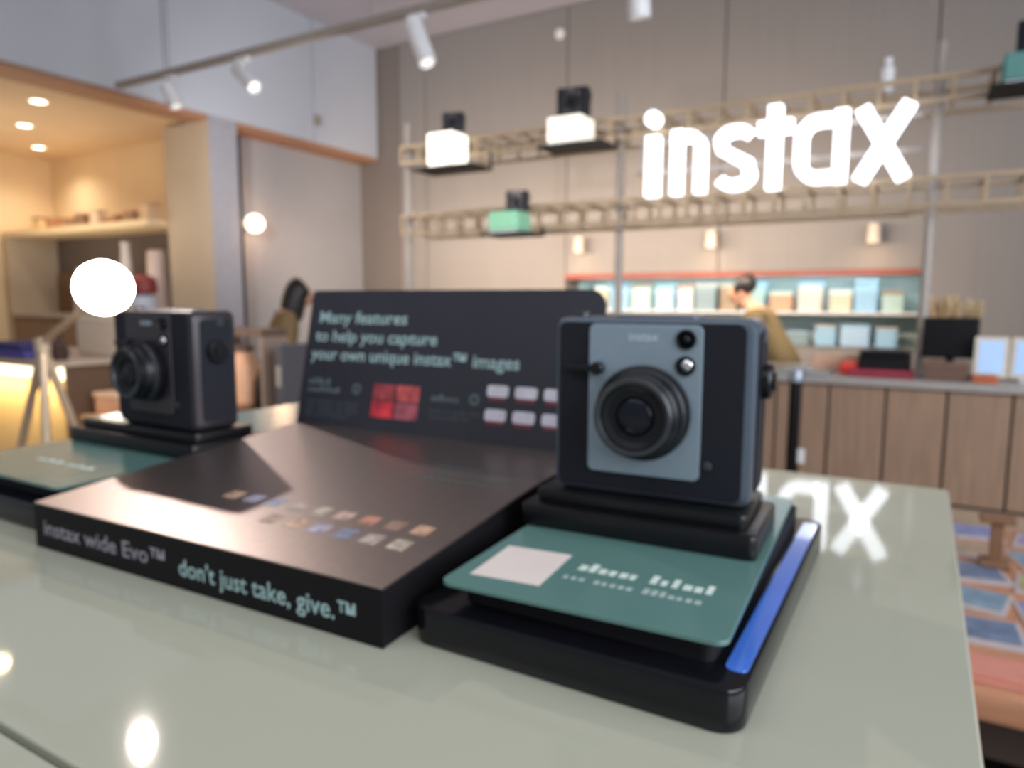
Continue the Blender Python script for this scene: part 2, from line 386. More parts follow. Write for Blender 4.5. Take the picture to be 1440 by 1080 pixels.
obj('printed_line', greek(BM(), -0.03, 0.07, 0.05, 0.009, Mc, (6, 6)), M_INK, cardL)
camL = copy_tree(cam0, (-0.7060, 0.4560, EYE-0.1362), R(-1.0), None, 'dark instant camera on the left stand, lens turned to the left edge')
for ch in camL.children:
    if ch.name.startswith(('faceplate', 'body')):
        ch.material_slots[0].link = 'OBJECT'; ch.material_slots[0].material = mat('dark graphite finish', hx(52, 48, 52), 0.35, 0.3)

# ------------------------------------------------------------------ easel board with back panel
M_DECK = mat('mirror bronze deck laminate', (0.36, 0.30, 0.278), 0.38, 1.0, scale=200, var=0.05)
M_SKIRT = mat('black printed skirt', (0.006, 0.0055, 0.007), 0.6, ior=1.25, scale=40)
M_POST = mat('blue black printed panel', (0.020, 0.020, 0.029), 0.45, scale=12, var=0.08)
M_TXT = mat('pale blue green print', hx(150, 178, 178), 0.6)
M_TXTG = mat('silver grey print', hx(134, 132, 140), 0.6)
M_DIM = mat('dim grey print', hx(84, 98, 102), 0.6)
b = thing('easel_display', 'black printed easel board with upright back panel between both cameras', 'display', (-0.6130, 0.2890, TZ), R(1.6))
BW, BD, FZ, BZ = 0.356, 0.288, 0.0372, 0.0600
bm = BM()
prism(bm, [(0.0, 0.0), (BD, 0.0), (BD, BZ-0.002), (0.0, FZ-0.002)], 0.001, BW-0.001, 0, Matrix(((0, 0, 1, 0), (1, 0, 0, 0), (0, 1, 0, 0), (0, 0, 0, 1))))
obj('board_base', bm, M_SKIRT, b)
Md = plane_M((0, 0, FZ-0.002), (1, 0, 0), (0, BD, BZ-FZ))
dl_ = math.hypot(BD, BZ-FZ)
dk = obj('deck', prism(BM(), [(0, -0.002), (BW, -0.002), (BW, dl_), (0, dl_)], 0, 0.002, 0.0004, Md), M_DECK, b)
Msk = plane_M((0, -0.001, 0), (1, 0, 0), (0, 0, 1))
sk = obj('skirt', prism(BM(), [(0, 0.0005), (BW, 0.0005), (BW, FZ-0.001), (0, FZ-0.001)], -0.0008, 0.0012, 0.0003, Msk), M_SKIRT, b)
link('printed_name', text_mesh('instax wide Evo\u2122', Msk @ Matrix.Translation((0.013, 0.0125, 0.0012)), 0.150, 0.0175, 0.0002, 0.0002), M_TXTG, sk)
link('printed_slogan', text_mesh("don't just take, give.\u2122", Msk @ Matrix.Translation((0.178, 0.0105, 0.0012)), 0.158, 0.0175, 0.0002, 0.0002), M_TXT, sk)
tilt = Vector((0, 0.035, 0.155)).normalized()
Mp = plane_M((0.0, BD-0.004, BZ-0.002), (1, 0, 0), tilt)
pts = [(0, 0), (0.366, 0)] + arc(0.366-0.017, 0.157-0.017, 0.017, 0.017, 0, 90, 8) + arc(0.006, 0.157-0.006, 0.006, 0.006, 90, 180, 6)
bp = obj('back_panel', prism(BM(), pts, -0.004, 0, 0.0004, Mp), M_POST, b)
for s, x, y, wd in (('Many features', 0.016, 0.1190, 0.125), ('to help you capture', 0.013, 0.0975, 0.170), ('your own unique instax\u2122 images', 0.010, 0.0765, 0.273)):
    link('printed_text', text_mesh(s, Mp @ Matrix.Translation((x, y, 0)), wd, 0.0190, 0.0002, 0.0003), M_TXT, bp)
bm = BM(); greek(bm, 0.012, 0.046, 0.0475, 0.0075, Mp, (5,)); greek(bm, 0.012, 0.060, 0.0390, 0.0065, Mp, (8,))
obj('small_heading', bm, M_DIM, bp)
bm = BM(); greek(bm, 0.184, 0.219, 0.0395, 0.0075, Mp, (7,)); obj('small_heading', bm, M_DIM, bp)
bm = BM()
for k in range(4): greek(bm, 0.012, 0.088-(0.012 if k == 3 else 0), 0.0270-0.0052*k, 0.0033, Mp, (4, 7, 3, 5))
obj('small_print', bm, mat('very dim print', hx(62, 72, 76), 0.6), bp)
bm = BM()
for k in range(2): greek(bm, 0.184, 0.244-(0.010 if k else 0), 0.0275-0.0060*k, 0.0036, Mp, (5, 3, 6, 4))
obj('small_print', bm, MATS['very dim print'], bp)
for x, y in ((0.083, 0.0455), (0.236, 0.0440)):
    obj('dial_icon', lathe(BM(), [(0.0032, 0.0001), (0.0058, 0.0001), (0.0058, 0.0003), (0.0032, 0.0003)], Mp @ Matrix.Translation((x, y, 0)), 24, True), M_DIM, bp)
reds = [hx(150, 60, 66), hx(190, 84, 84), hx(190, 50, 62), hx(150, 76, 88)]
for k, (x, y) in enumerate(((0.107, 0.0355), (0.139, 0.0355), (0.107, 0.0165), (0.139, 0.0165))):
    pc = obj('red_picture', prism(BM(), rrect(x, x+0.0295, y, y+0.0175, 0.001, 2), 0.0, 0.0004, 0, Mp), mat('red picture %d' % k, reds[k], 0.5, var=0.5, scale=70), bp)
for row, yv in enumerate((0.0445, 0.0205)):
    for k in range(4):
        x = 0.2500+0.0315*k
        pc = obj('camera_picture', prism(BM(), rrect(x, x+0.024, yv+0.004, yv+0.0155, 0.003, 3), 0, 0.0004, 0, Mp), mat('white picture', hx(196, 194, 204), 0.5, var=0.12, scale=90), bp)
        obj('red_band', prism(BM(), rrect(x+0.002, x+0.022, yv, yv+0.004, 0.001, 2), 0, 0.0004, 0, Mp), mat('dull red print', hx(108, 48, 58), 0.5), pc)
tc = [hx(176, 142, 118), hx(160, 144, 136), hx(176, 124, 104), hx(150, 144, 160), hx(166, 156, 138), hx(140, 112, 98), hx(118, 124, 146), hx(178, 150, 138)]
Mdt = Md @ Matrix.Translation((0, 0, 0.002))
for row, (yv, xs0, n) in enumerate(((0.070, 0.135, 9), (0.044, 0.205, 6))):
    for k in range(n):
        x = xs0+0.0232*k
        c = tc[(k*3+row*5) % 8]
        q = obj('photo_print', prism(BM(), rrect(x, x+0.0135, yv, yv+0.0145, 0.001, 2), 0, 0.0003, 0, Mdt), mat('deck photo %d' % ((k*3+row*5) % 8), c, 0.4, var=0.45, scale=160), dk)
bm = BM()
for k, (x0, x1, y) in enumerate(((0.235, 0.300, 0.205), (0.260, 0.345, 0.188), (0.250, 0.330, 0.172))): greek(bm, x0, x1, y, 0.005, Mdt, (4, 6, 5, 3))
obj('deck_print', bm, M_DIM, dk)

# ------------------------------------------------------------------ counter at the back with plank front
CX0, CX1 = -3.9, 1.5
ct = thing('service_counter', 'long service counter with brown plank front and grey top', 'counter', (0, 4.1, 0))
obj('counter_top', bx(CX0, CX1, -0.03, 0.78, 0.915, 0.955, 0.006), M_CTOP, ct)
obj('counter_body', bx(CX0+0.02, CX1-0.02, 0.02, 0.74, 0.10, 0.915), M_TOE, ct)
x = -0.14-0.27*14
while x < CX1-0.03:
    x1 = min(x+0.262, CX1-0.02)
    if x > CX0: obj('plank', bx(x+0.004, x1, 0.0, 0.022, 0.34, 0.908, 0.003, 1), M_WOOD, ct)
    x += 0.27
obj('foot_ledge', bx(CX0+0.02, CX1-0.02, -0.05, 0.03, 0.24, 0.325, 0.005), mat('pale ledge', hx(176, 154, 132), 0.5), ct)
obj('kick_board', bx(CX0+0.05, CX1-0.05, 0.03, 0.7, 0, 0.10), M_TOE, ct)

# display frame standing on the counter
fr = thing('display_rack', 'tall metal rack with lattice shelves standing on the service counter', 'rack', (0, 4.65, 0.955))
for x in (-3.67, -1.845, 0.0):
    obj('post', lathe(BM(), [(0.05, 0), (0.05, 0.012), (0.028, 0.014), (0.026, 1.79), (0.02, 1.80), (0, 1.80)], Matrix.Translation((x, 0, 0)), 20), M_METAL, fr, True, 35)
def lattice(z0, z1, xa, xb, step):
    for yy in (-0.16, 0.16):
        for z in (z0, z1):
            obj('rail', bx(xa, xb, yy-0.012, yy+0.012, z-0.012, z+0.012), M_GOLD, fr)
    n = int((xb-xa)/step); me = None
    for i in range(n+1):
        x = xa+0.01+i*(xb-xa-0.02)/n
        bm = BM(); box(bm, -0.010, 0.010, -0.17, -0.15, z0, z1); box(bm, -0.010, 0.010, 0.15, 0.17, z0, z1); box(bm, -0.010, 0.010, -0.16, 0.16, z1-0.008, z1+0.008)
        if me is None:
            o = obj('rung', bm, M_GOLD, fr); me = o.data
        else:
            bm.free(); o = link('rung', me, None, fr)
        o.location = (x, 0, 0)
lattice(0.915, 1.055, -3.62, 0.95, 0.17)
lattice(1.455, 1.575, -3.62, 0.95, 0.17)
obj('added_strip_housing', bx(-3.6, -0.1, 0.175, 0.185, 0.895, 0.91), M_GOLD, fr)  # unlit housing added to go with the rack fill
light('AREA', 'added_rack_fill', (-2.6, 4.86, 1.83), 120, (1, 0.80, 0.62), 4.2, 0.03, (-2.6, 6.2, 1.55))  # unseen warm fill added to brighten the lower back wall
def plate(x, z, w, zr):
    bm = bx(x-w/2, x+w/2, -0.45, -0.165, z-0.014, z)          # plate in front of the lattice, hung from its rail by two brackets
    for q in (x-w/2+0.01, x+w/2-0.01): box(bm, q-0.008, q+0.008, -0.178, -0.165, z-0.01, zr)
    obj('shelf_plate', bm, M_BLACKM, fr)
plate(-3.03, 2.300-0.955, 0.52, 1.46); plate(-2.03, 2.355-0.955, 0.46, 1.46); plate(-2.52, 1.812-0.955, 0.36, 0.92); plate(0.39, 2.388-0.955, 0.36, 1.46)
# lit cubes and cameras on the shelves
def cube(x, z, w, h, label, mt, cat='display cube'):
    c = thing('display_cube', label, cat, (x, 4.34, z))
    obj('cube_shell', bx(-w/2, w/2, -w/2+0.02, w/2, 0.02, h, 0.012), mt, c)
    obj('cube_base', bx(-w/2+0.008, w/2-0.008, -w/2+0.028, w/2-0.008, 0, 0.02), M_WHITE, c)
    return c
M_LIT = mat('lit opal acrylic', (0.9, 0.88, 0.8), 0.3, emit=(1, 0.93, 0.78), strength=1.9)
M_LIT2 = mat('lit opal acrylic soft', (0.85, 0.82, 0.75), 0.3, emit=(1, 0.92, 0.76), strength=1.0)
cube(-3.07, 2.300, 0.225, 0.245, 'glowing white cube with a brown camera on top, left on the upper shelf', M_LIT)
cube(-2.08, 2.355, 0.245, 0.180, 'glowing white cube under a black camera, right on the upper shelf', M_LIT2)
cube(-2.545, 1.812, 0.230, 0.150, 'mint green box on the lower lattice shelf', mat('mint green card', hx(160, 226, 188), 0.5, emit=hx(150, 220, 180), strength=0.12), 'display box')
cube(0.37, 2.388, 0.22, 0.150, 'teal green box on the upper shelf at the right edge', mat('deep teal card', hx(84, 138, 132), 0.5), 'display box')
for loc, rz, sc, lb in (((-2.99, 4.30, 2.545), 18, 1.1, 'small dark camera on the left glowing cube'), ((-2.05, 4.30, 2.535), 10, 1.5, 'black camera on top of the right glowing cube'),
                        ((-2.46, 4.30, 1.962), 16, 1.1, 'camera standing on the mint green box'), ((0.39, 4.28, 2.538), -5, 1.2, 'dark camera on the teal box at the upper right edge')):
    cc = copy_tree(cam0, loc, R(rz), sc, lb)
    for ch in cc.children:
        if ch.name.startswith(('faceplate', 'body')):
            ch.material_slots[0].link = 'OBJECT'; ch.material_slots[0].material = MATS['dark graphite finish']
bt = thing('white_canister', 'slim pale canister standing on the upper shelf behind the sign', 'canister', (-0.26, 4.70, 0.955+1.583))
obj('canister_body', lathe(BM(), [(0.03, 0), (0.036, 0.01), (0.036, 0.13), (0.02, 0.15), (0.02, 0.16)], n=20), M_WHITE, bt, True, 35)
obj('cap', lathe(BM(), [(0.022, 0.16), (0.022, 0.185), (0.0, 0.187)], n=16), M_WHITE, bt, True, 35)

# ------------------------------------------------------------------ illuminated sign
sg = thing('illuminated_sign', 'large glowing white letters reading instax on the lattice frame', 'sign', (0, 4.40, EYE))
M_SIGN = mat('glowing white letter', (0.9, 0.9, 0.95), 0.4, emit=(0.90, 0.95, 1.0), strength=2.8)
Z0, Z1 = 0.695, 1.105
def letter(strokes, closed=(), wd=0.088, extra=None):
    bm = BM()
    for i, s_ in enumerate(strokes): ribbon(bm, [(x*0.95, z*0.95) for x, z in s_], wd, 0, 0.07, i in closed)
    if extra: lathe(bm, [(0, 0), (extra[2], 0), (extra[2], 0.07), (0, 0.07)], Matrix.Translation((extra[0]*0.95, 0.07, extra[1]*0.95)) @ Matrix.Rotation(R(90), 4, 'X'), 24)
    obj('letter', bm, M_SIGN, sg)
letter([[(-1.622, Z0), (-1.622, 1.085)]], wd=0.084, extra=(-1.625, 1.195, 0.048))
letter([[(-1.458, Z0), (-1.458, Z1)], [(-1.458, 1.03)]+arc(-1.395, 0.98, 0.092, 0.082, 130, 0, 10)+[(-1.303, Z0)]], wd=0.064)
letter([arc(-1.085, 1.0, 0.095, 0.062, 25, 190, 9)+[(-1.165, 0.95), (-1.09, 0.905), (-1.01, 0.86)]+arc(-1.085, 0.79, 0.095, 0.062, 30, -160, 10)], wd=0.064)
letter([[(-0.853, Z0-0.01), (-0.853, 1.185)], [(-0.950, 1.055), (-0.750, 1.055)]], wd=0.074)
letter([[(-0.480, Z0), (-0.480, Z1+0.01)], [(-0.50, Z1-0.042)]+arc(-0.60, 0.96, 0.098, 0.105, 90, 180, 8)+arc(-0.60, 0.84, 0.098, 0.105, 180, 270, 8)+[(-0.50, Z0+0.042)]], wd=0.068)
letter([[(-0.375, Z1), (-0.145, Z0)], [(-0.135, Z1+0.005), (-0.375, Z0)]], wd=0.074)
obj('mounting_rail', bx(-1.66, -0.06, 0.07, 0.078, 0.80, 0.83), M_RAIL, sg)
obj('mounting_rail', bx(-1.66, -0.06, 0.07, 0.078, 0.98, 1.01), M_RAIL, sg)

# ------------------------------------------------------------------ track with spotlights
tk = thing('lighting_track', 'long taupe lighting track hanging under the ceiling', 'track', (0, 3.0, EYE+1.45))
obj('track_bar', bx(-4.87, 1.0, -0.02, 0.02, -0.02, 0.02, 0.003), M_RAIL, tk)
for x in (-4.3, -2.6, -0.4): obj('hanging_wire', cyl_between(BM(), (x, 0, 0.02), (x, 0, 1.26), 0.004, n=6), M_RAIL, tk)
def spot(x, length, r, d, label, y=3.0, z=EYE+1.43, col=(1, 0.93, 0.82), st=1.1):
    s_ = thing('spotlight', label, 'spotlight', (x, y, z), 0, 'track spotlights')
    obj('adapter', bx(-0.05, 0.05, -0.016, 0.016, -0.022, 0, 0.003), M_WHITE, s_)
    obj('yoke', cyl_between(BM(), (0, 0, -0.02), (0, 0, -0.075), 0.008, n=10), M_WHITE, s_)
    d = Vector(d).normalized(); Ms = Matrix.Translation(Vector((0, 0, -0.10))-d*length*0.35) @ d.to_track_quat('Z', 'Y').to_matrix().to_4x4()
    c = obj('can', lathe(BM(), [(0, 0), (r*0.9, 0), (r, 0.01), (r, length), (r*0.85, length), (r*0.8, length-0.02), (0, length-0.02)], Ms, 24), M_WHITE, s_, True, 35)
    obj('bulb', lathe(BM(), [(r*0.75, length-0.018), (0, length-0.014)], Ms, 20), mat('spot bulb %g' % st, (1, 1, 1), emit=col, strength=st), c)
spot(-4.30, 0.15, 0.045, (0.35, 0.2, -0.9), 'white spotlight at the far left end of the track')
spot(-3.60, 0.22, 0.042, (0.75, -0.1, -0.6), 'slim pale spotlight second from the left on the track')
spot(-2.30, 0.24, 0.048, (0.40, 0.0, -0.9), 'large white spotlight before the corner of the grey wall')
spot(-1.13, 0.20, 0.048, (0.0, 0.2, -1), 'white spotlight cut off by the top edge of the picture')
tk2 = thing('lighting_track', 'lighting track above the table, seen only as reflections in its glass', 'track', (0, 1.62, EYE+1.62))
obj('track_bar', bx(-4.87, -1.6, -0.02, 0.02, -0.02, 0.02, 0.003), M_RAIL, tk2)
for x in (-4.2, -2.2): obj('hanging_wire', cyl_between(BM(), (x, 0, 0.02), (x, 0, 1.09), 0.004, n=6), M_RAIL, tk2)
spot(-2.70, 0.16, 0.05, (0.3, -0.35, -0.85), 'white spotlight whose beam shows as the white dot at the bottom edge', 1.62, EYE+1.60, (1, 0.96, 0.9), 26)
spot(-3.93, 0.16, 0.07, (0.35, -0.2, -0.85), 'warm spotlight whose beam shows as the yellow glow on the left glass', 1.62, EYE+1.60, (1, 0.75, 0.4), 40)
light('SPOT', 'display_beam', (-2.66, 1.58, EYE+1.40), 105, (1, 0.86, 0.78), 0.03, target=(-0.45, 0.42, TZ), spot=R(50), blend=0.8)
sn = thing('wall_sensor', 'tiny grey sensor dome on the bulkhead above the recess', 'sensor', (-5.31, 5.29, 3.11))
obj('sensor_base', bx(0, 0.02, -0.04, 0.04, -0.05, 0.05, 0.006), M_RAIL, sn); obj('sensor_dome', lathe(BM(), [(0.03, 0), (0.025, 0.02), (0, 0.03)], Matrix.Translation((0.02, 0, 0)) @ Matrix.Rotation(R(90), 4, 'Y'), 16), M_RAIL, sn, True)
sn = thing('faint_downlight_disc', 'small white unlit disc for a faint downlight high on the grey back wall', 'sensor', (-3.09, 6.20, 3.82))
obj('sensor_dome', lathe(BM(), [(0.05, 0), (0.045, 0.02), (0.02, 0.03), (0, 0.03)], Matrix.Rotation(R(90), 4, 'X'), 20), M_WHITE, sn, True, 35)  # white disc put in for a faint downlight, gives no light
sc = thing('wall_sconce', 'round glowing wall lamp on the grey recess beside the column', 'lamp', (-5.60, 4.62, 2.06))
obj('back_plate', lathe(BM(), [(0.05, 0), (0.05, 0.015), (0, 0.015)], Matrix.Rotation(R(90), 4, 'Y'), 24), M_RAIL, sc)
obj('arm', cyl_between(BM(), (0.01, 0, 0), (0.10, 0, 0), 0.012), M_RAIL, sc)
obj('globe', lathe(BM(), [(0, -0.085)]+[(0.085*math.sin(a), -0.085*math.cos(a)) for a in [math.pi*i/14 for i in range(1, 14)]]+[(0, 0.085)], Matrix.Translation((0.13, 0, 0)), 28), mat('opal globe', (1, .9, .8), emit=(1, 0.84, 0.66), strength=3.0), sc, True)
light('POINT', 'sconce_light', (-5.22, 4.66, 1.99), 9, (1, 0.62, 0.38), 0.10)
# wall washers above the hatch
for i, x in enumerate((-2.82, -1.59, -0.36)):
    d = thing('wall_washer', ('pale can light on the back wall, leftmost above the hatch', 'pale can light on the back wall, middle one above the hatch',
                              'pale can light on the back wall, nearest the right post')[i], 'light', (x, 6.10, 1.80), 0, 'can lights above the hatch')
    obj('can', lathe(BM(), [(0.035, 0.14), (0.042, 0.13), (0.050, 0.0), (0.044, 0.0), (0.040, 0.02), (0, 0.02)], n=20), mat('pale warm can', hx(224, 206, 188), 0.4), d, True, 35)
    obj('bracket', bx(-0.012, 0.012, 0.03, 0.10, 0.06, 0.085), M_RAIL, d)
    obj('bulb', lathe(BM(), [(0.038, 0.015), (0, 0.005)], n=16), mat('amber bulb', (1, .8, .6), emit=(1, 0.75, 0.45), strength=6), d)
    light('SPOT', 'washer_beam', (x, 5.92, 1.79), 5, (1, 0.66, 0.38), 0.04, target=(x, 6.16, 1.3), spot=R(150), blend=1.0)
light('AREA', 'hatch_light', (-1.5, 6.6, 1.54), 9, (0.88, 0.96, 1.0), 2.8, 0.15, (-1.5, 6.75, 1.0))

# things on the hatch shelves
hc = [hx(206, 196, 170), hx(150, 186, 186), hx(220, 226, 222), hx(150, 190, 214), hx(196, 150, 120), hx(130, 150, 156), hx(182, 206, 196), hx(210, 200, 190), hx(150, 130, 108), hx(170, 200, 224)]
ORD = ['leftmost', 'second from the left', 'third from the left', 'fourth from the left', 'fifth from the left', 'sixth from the left', 'seventh from the left', 'eighth from the left', 'ninth from the left', 'tenth from the left', 'eleventh from the left', 'twelfth from the left', 'thirteenth from the left', 'fourteenth from the left', 'fifteenth from the left', 'sixteenth from the left', 'seventeenth from the left']
cn = ['cream', 'dull teal', 'white', 'light blue', 'tan', 'slate', 'pale green', 'ivory', 'dark brown', 'sky blue']
x = -2.86; i = 0
while x < -0.18:
    wd = random.uniform(0.11, 0.2); hh = random.uniform(0.17, 0.27); k = (i*3) % 10
    d = thing('storage_box', '%s box on the upper hatch shelf, %s' % (cn[k], ORD[i]), 'box', (x+wd/2, 6.67, 1.265), 0, 'boxes on the upper hatch shelf')
    obj('carton', bx(-wd/2, wd/2, -0.09, 0.10, 0, hh, 0.004, 1), mat('box %d' % k, hc[k], 0.5), d)
    obj('lid', bx(-wd/2-0.003, wd/2+0.003, -0.093, 0.103, hh-0.03, hh+0.002, 0.003, 1), mat('box lid %d' % ((k+2) % 10), hc[(k+2) % 10], 0.5), d)
    x += wd+random.uniform(0.02, 0.07); i += 1
x = -2.86; i = 0
while x < -0.2:
    wd = random.uniform(0.14, 0.26); hh = random.uniform(0.10, 0.20); k = (1+i*2) % 10 if i % 2 else 3
    d = thing('plastic_bin', '%s bin standing on the hatch sill, %s' % (cn[k], ORD[i]), 'bin', (x+wd/2, 6.58, 0.98), 0, 'bins on the hatch sill')
    obj('tub', prism(BM(), rrect(-wd/2, wd/2, -0.1, 0.1, 0.015, 3), 0, hh, 0.003), mat('bin %d' % k, hc[k], 0.35), d)
    obj('rim', prism(BM(), rrect(-wd/2-0.005, wd/2+0.005, -0.105, 0.105, 0.015, 3), hh, hh+0.012, 0.002), mat('box %d' % ((k+4) % 10), hc[(k+4) % 10], 0.35), d)
    x += wd+random.uniform(0.02, 0.06); i += 1

# things on the counter
CZ = 0.955
def kit(name, label, cat, loc, parts, rz=0, group=None):
    t_ = thing(name, label, cat, loc, rz, group)
    for nm, bm_, mt in parts: obj(nm, bm_, mt, t_)
    return t_
kit('receipt_printer', 'low black printer box on the counter left of the post', 'printer', (-0.165, 4.36, CZ), [
    ('housing', bx(-0.125, 0.125, -0.1, 0.12, 0.005, 0.135, 0.012), M_BLACK), ('paper_slot', bx(-0.09, 0.09, -0.02, 0.0, 0.135, 0.139), M_RING), ('front_cover', bx(-0.11, 0.11, -0.104, -0.098, 0.02, 0.09, 0.003, 1), M_BLACKM)])
kit('monitor', 'black monitor seen on the counter right of the frame post', 'monitor', (0.135, 4.42, CZ), [
    ('screen_back', bx(-0.135, 0.125, -0.02, 0.02, 0.10, 0.315, 0.01), M_BLACK), ('neck', bx(-0.02, 0.02, 0.0, 0.03, 0.01, 0.14), M_BLACKM), ('foot', bx(-0.1, 0.1, -0.07, 0.09, 0, 0.012, 0.004), M_BLACKM)])
kit('wooden_box', 'brown wooden box on the counter under the black monitor', 'box', (0.115, 4.24, CZ), [
    ('box_body', bx(-0.10, 0.10, -0.06, 0.06, 0, 0.075, 0.004), mat('dark brown wood', hx(112, 84, 72), 0.5)), ('lid', bx(-0.104, 0.104, -0.064, 0.064, 0.075, 0.088, 0.003), mat('mid brown wood', hx(140, 108, 92), 0.5))])
M_SCREEN = mat('blue lit screen', (0.3, 0.45, 0.7), 0.2, emit=hx(168, 196, 232), strength=0.75)
for x, rz, lb, g in ((0.305, R(-6), 'white framed tablet showing a pale blue screen beside the monitor', None), (0.455, R(-16), 'white framed tablet with blue screen cut by the right edge', None)):
    tb = thing('tablet', lb, 'tablet', (x, 4.26, CZ), rz, 'counter tablets')
    Mt = Matrix.Translation((0, 0, 0.02)) @ Matrix.Rotation(R(82), 4, 'X')
    fm = obj('tablet_frame', prism(BM(), rrect(-0.072, 0.072, 0, 0.205, 0.008, 4), -0.010, 0.0, 0.001, Mt), mat('ivory frame', hx(228, 220, 204), 0.4), tb)
    obj('screen', prism(BM(), rrect(-0.052, 0.052, 0.022, 0.185, 0.003, 3), 0.0, 0.0008, 0, Mt), M_SCREEN, fm)
    obj('prop', bx(-0.03, 0.03, 0.0, 0.09, 0, 0.02, 0.003), M_WHITE, tb)
kit('orange_pouch', 'small orange pouch on the counter below the first tablet', 'pouch', (0.285, 4.16, CZ), [
    ('pouch_body', bx(-0.06, 0.05, -0.025, 0.025, 0, 0.042, 0.012), mat('orange fabric', hx(206, 110, 70), 0.7)), ('zip', bx(-0.05, 0.04, -0.027, -0.024, 0.028, 0.032), M_RING)])
kit('red_bag', 'bright red pouch lying on the counter beside the printer', 'pouch', (-0.335, 4.34, CZ), [
    ('pouch_body', bx(-0.055, 0.055, -0.05, 0.05, 0, 0.068, 0.022, 3), mat('bright red fabric', hx(232, 60, 50), 0.5)), ('flap', bx(-0.045, 0.045, -0.052, 0.0, 0.045, 0.071, 0.01), mat('coral fabric', hx(240, 96, 80), 0.5))])
kit('crimson_tray', 'flat crimson tray on the counter before the printer', 'tray', (-0.18, 4.19, CZ), [
    ('tray_base', bx(-0.15, 0.16, -0.05, 0.05, 0, 0.01, 0.003), mat('crimson plastic', hx(160, 62, 78), 0.4)), ('tray_rim', bx(-0.15, 0.16, 0.04, 0.052, 0.01, 0.035, 0.003), MATS['crimson plastic'])])
kit('steel_scoop', 'silver blue metal tray on the counter above the black post', 'tray', (-0.56, 4.25, CZ), [
    ('tray_base', bx(-0.13, 0.13, -0.1, 0.1, 0, 0.012, 0.004), mat('bluish steel', hx(176, 196, 206), 0.25, 0.6)), ('tray_handle', bx(-0.05, 0.05, -0.125, -0.1, 0.006, 0.02, 0.004), MATS['bluish steel'])])
kit('peach_paper_stack', 'peach paper stack on the counter behind the red pouch', 'paper', (-0.43, 4.58, CZ), [
    ('paper', bx(-0.12, 0.12, -0.1, 0.1, 0, 0.09, 0.003), mat('peach paper', hx(228, 184, 156), 0.6)), ('top_sheet', bx(-0.11, 0.125, -0.098, 0.104, 0.09, 0.093), mat('cream paper', hx(236, 216, 190), 0.6))])
lv = thing('dried_plant', 'pale dried plant in a pot behind the black monitor', 'plant', (0.16, 5.04, 0), 0)
obj('pot', lathe(BM(), [(0.09, 0.0), (0.10, 0.02), (0.13, 1.13), (0.12, 1.14), (0.10, 1.10), (0, 1.10)], n=24), mat('stone pot', hx(150, 140, 128), 0.7), lv, True, 40)
bm = BM()
for i in range(60):
    a = random.uniform(0, 6.28); r = random.uniform(0.02, 0.17); h = random.uniform(0.12, 0.30)
    cyl_between(bm, (0.05*math.cos(a), 0.05*math.sin(a), 1.10), (r*math.cos(a), r*math.sin(a), 1.10+h), 0.006, 0.012, 5)
obj('stems', bm, mat('dried straw', hx(196, 172, 134), 0.7), lv)
# stanchion post before the counter
sp_ = thing('barrier_post', 'black barrier post with round foot standing before the plank counter', 'post', (-0.51, 3.6, 0))
obj('base', lathe(BM(), [(0.17, 0), (0.17, 0.015), (0.14, 0.03), (0.03, 0.045), (0, 0.045)], n=32), M_BLACKM, sp_, True, 35)
obj('pole', lathe(BM(), [(0.029, 0.04), (0.029, 0.97), (0, 0.97)], n=24), M_BLACK, sp_, True, 35)
obj('head', lathe(BM(), [(0.036, 0.97), (0.036, 1.02), (0.03, 1.03), (0, 1.03)], n=24), mat('grey blue cap', hx(150, 160, 172), 0.3, 0.5), sp_, True, 35)
obj('tag', bx(0.028, 0.06, -0.03, -0.026, 0.58, 0.65), M_WHITE, sp_)

# ------------------------------------------------------------------ low table on the right with merchandise
lt = thing('low_table', 'low wooden table with thick orange edge at the right, full of prints', 'table', (0.75, 1.76, 0))
obj('table_top', prism(BM(), rrect(-0.86, 0.75, -0.50, 0.49, 0.05, 6), 0.70, 0.75, 0.008), mat('orange tinted wood', hx(180, 128, 96), 0.5, scale=8, var=0.15, stretch=(1, 8, 8)), lt, True, 40)
obj('apron', bx(-0.78, 0.68, -0.42, 0.42, 0.60, 0.70), M_TOE, lt)
for x in (-0.74, 0.64):
    for y in (-0.38, 0.38): obj('leg', bx(x-0.03, x+0.03, y-0.03, y+0.03, 0, 0.60, 0.004), M_TOE, lt)
pr = [hx(206, 150, 150), hx(150, 158, 206), hx(196, 186, 120), hx(214, 120, 110), hx(140, 170, 190), hx(176, 160, 200), hx(200, 170, 140), hx(120, 140, 170)]
pn = ['pink', 'lilac blue', 'olive yellow', 'coral red', 'grey blue', 'mauve', 'sand', 'slate blue']
spots = [(0.15, 2.16, 0.16, 1), (0.29, 2.14, -0.2, 5), (0.42, 2.12, 0.1, 3), (0.13, 2.00, -0.1, 6), (0.27, 1.98, 0.25, 4), (0.40, 1.96, -0.15, 0),
         (0.14, 1.83, 0.2, 7), (0.26, 1.80, -0.12, 2), (0.39, 1.78, 0.15, 3), (0.13, 1.66, -0.2, 4), (0.25, 1.63, 0.1, 1), (0.37, 1.60, -0.1, 5), (0.14, 1.50, 0.05, 7), (0.26, 1.47, 0.2, 6)]
rowname = ['back row', 'second row', 'middle row', 'row before the front', 'front row']
colname = ['left', 'middle', 'right']
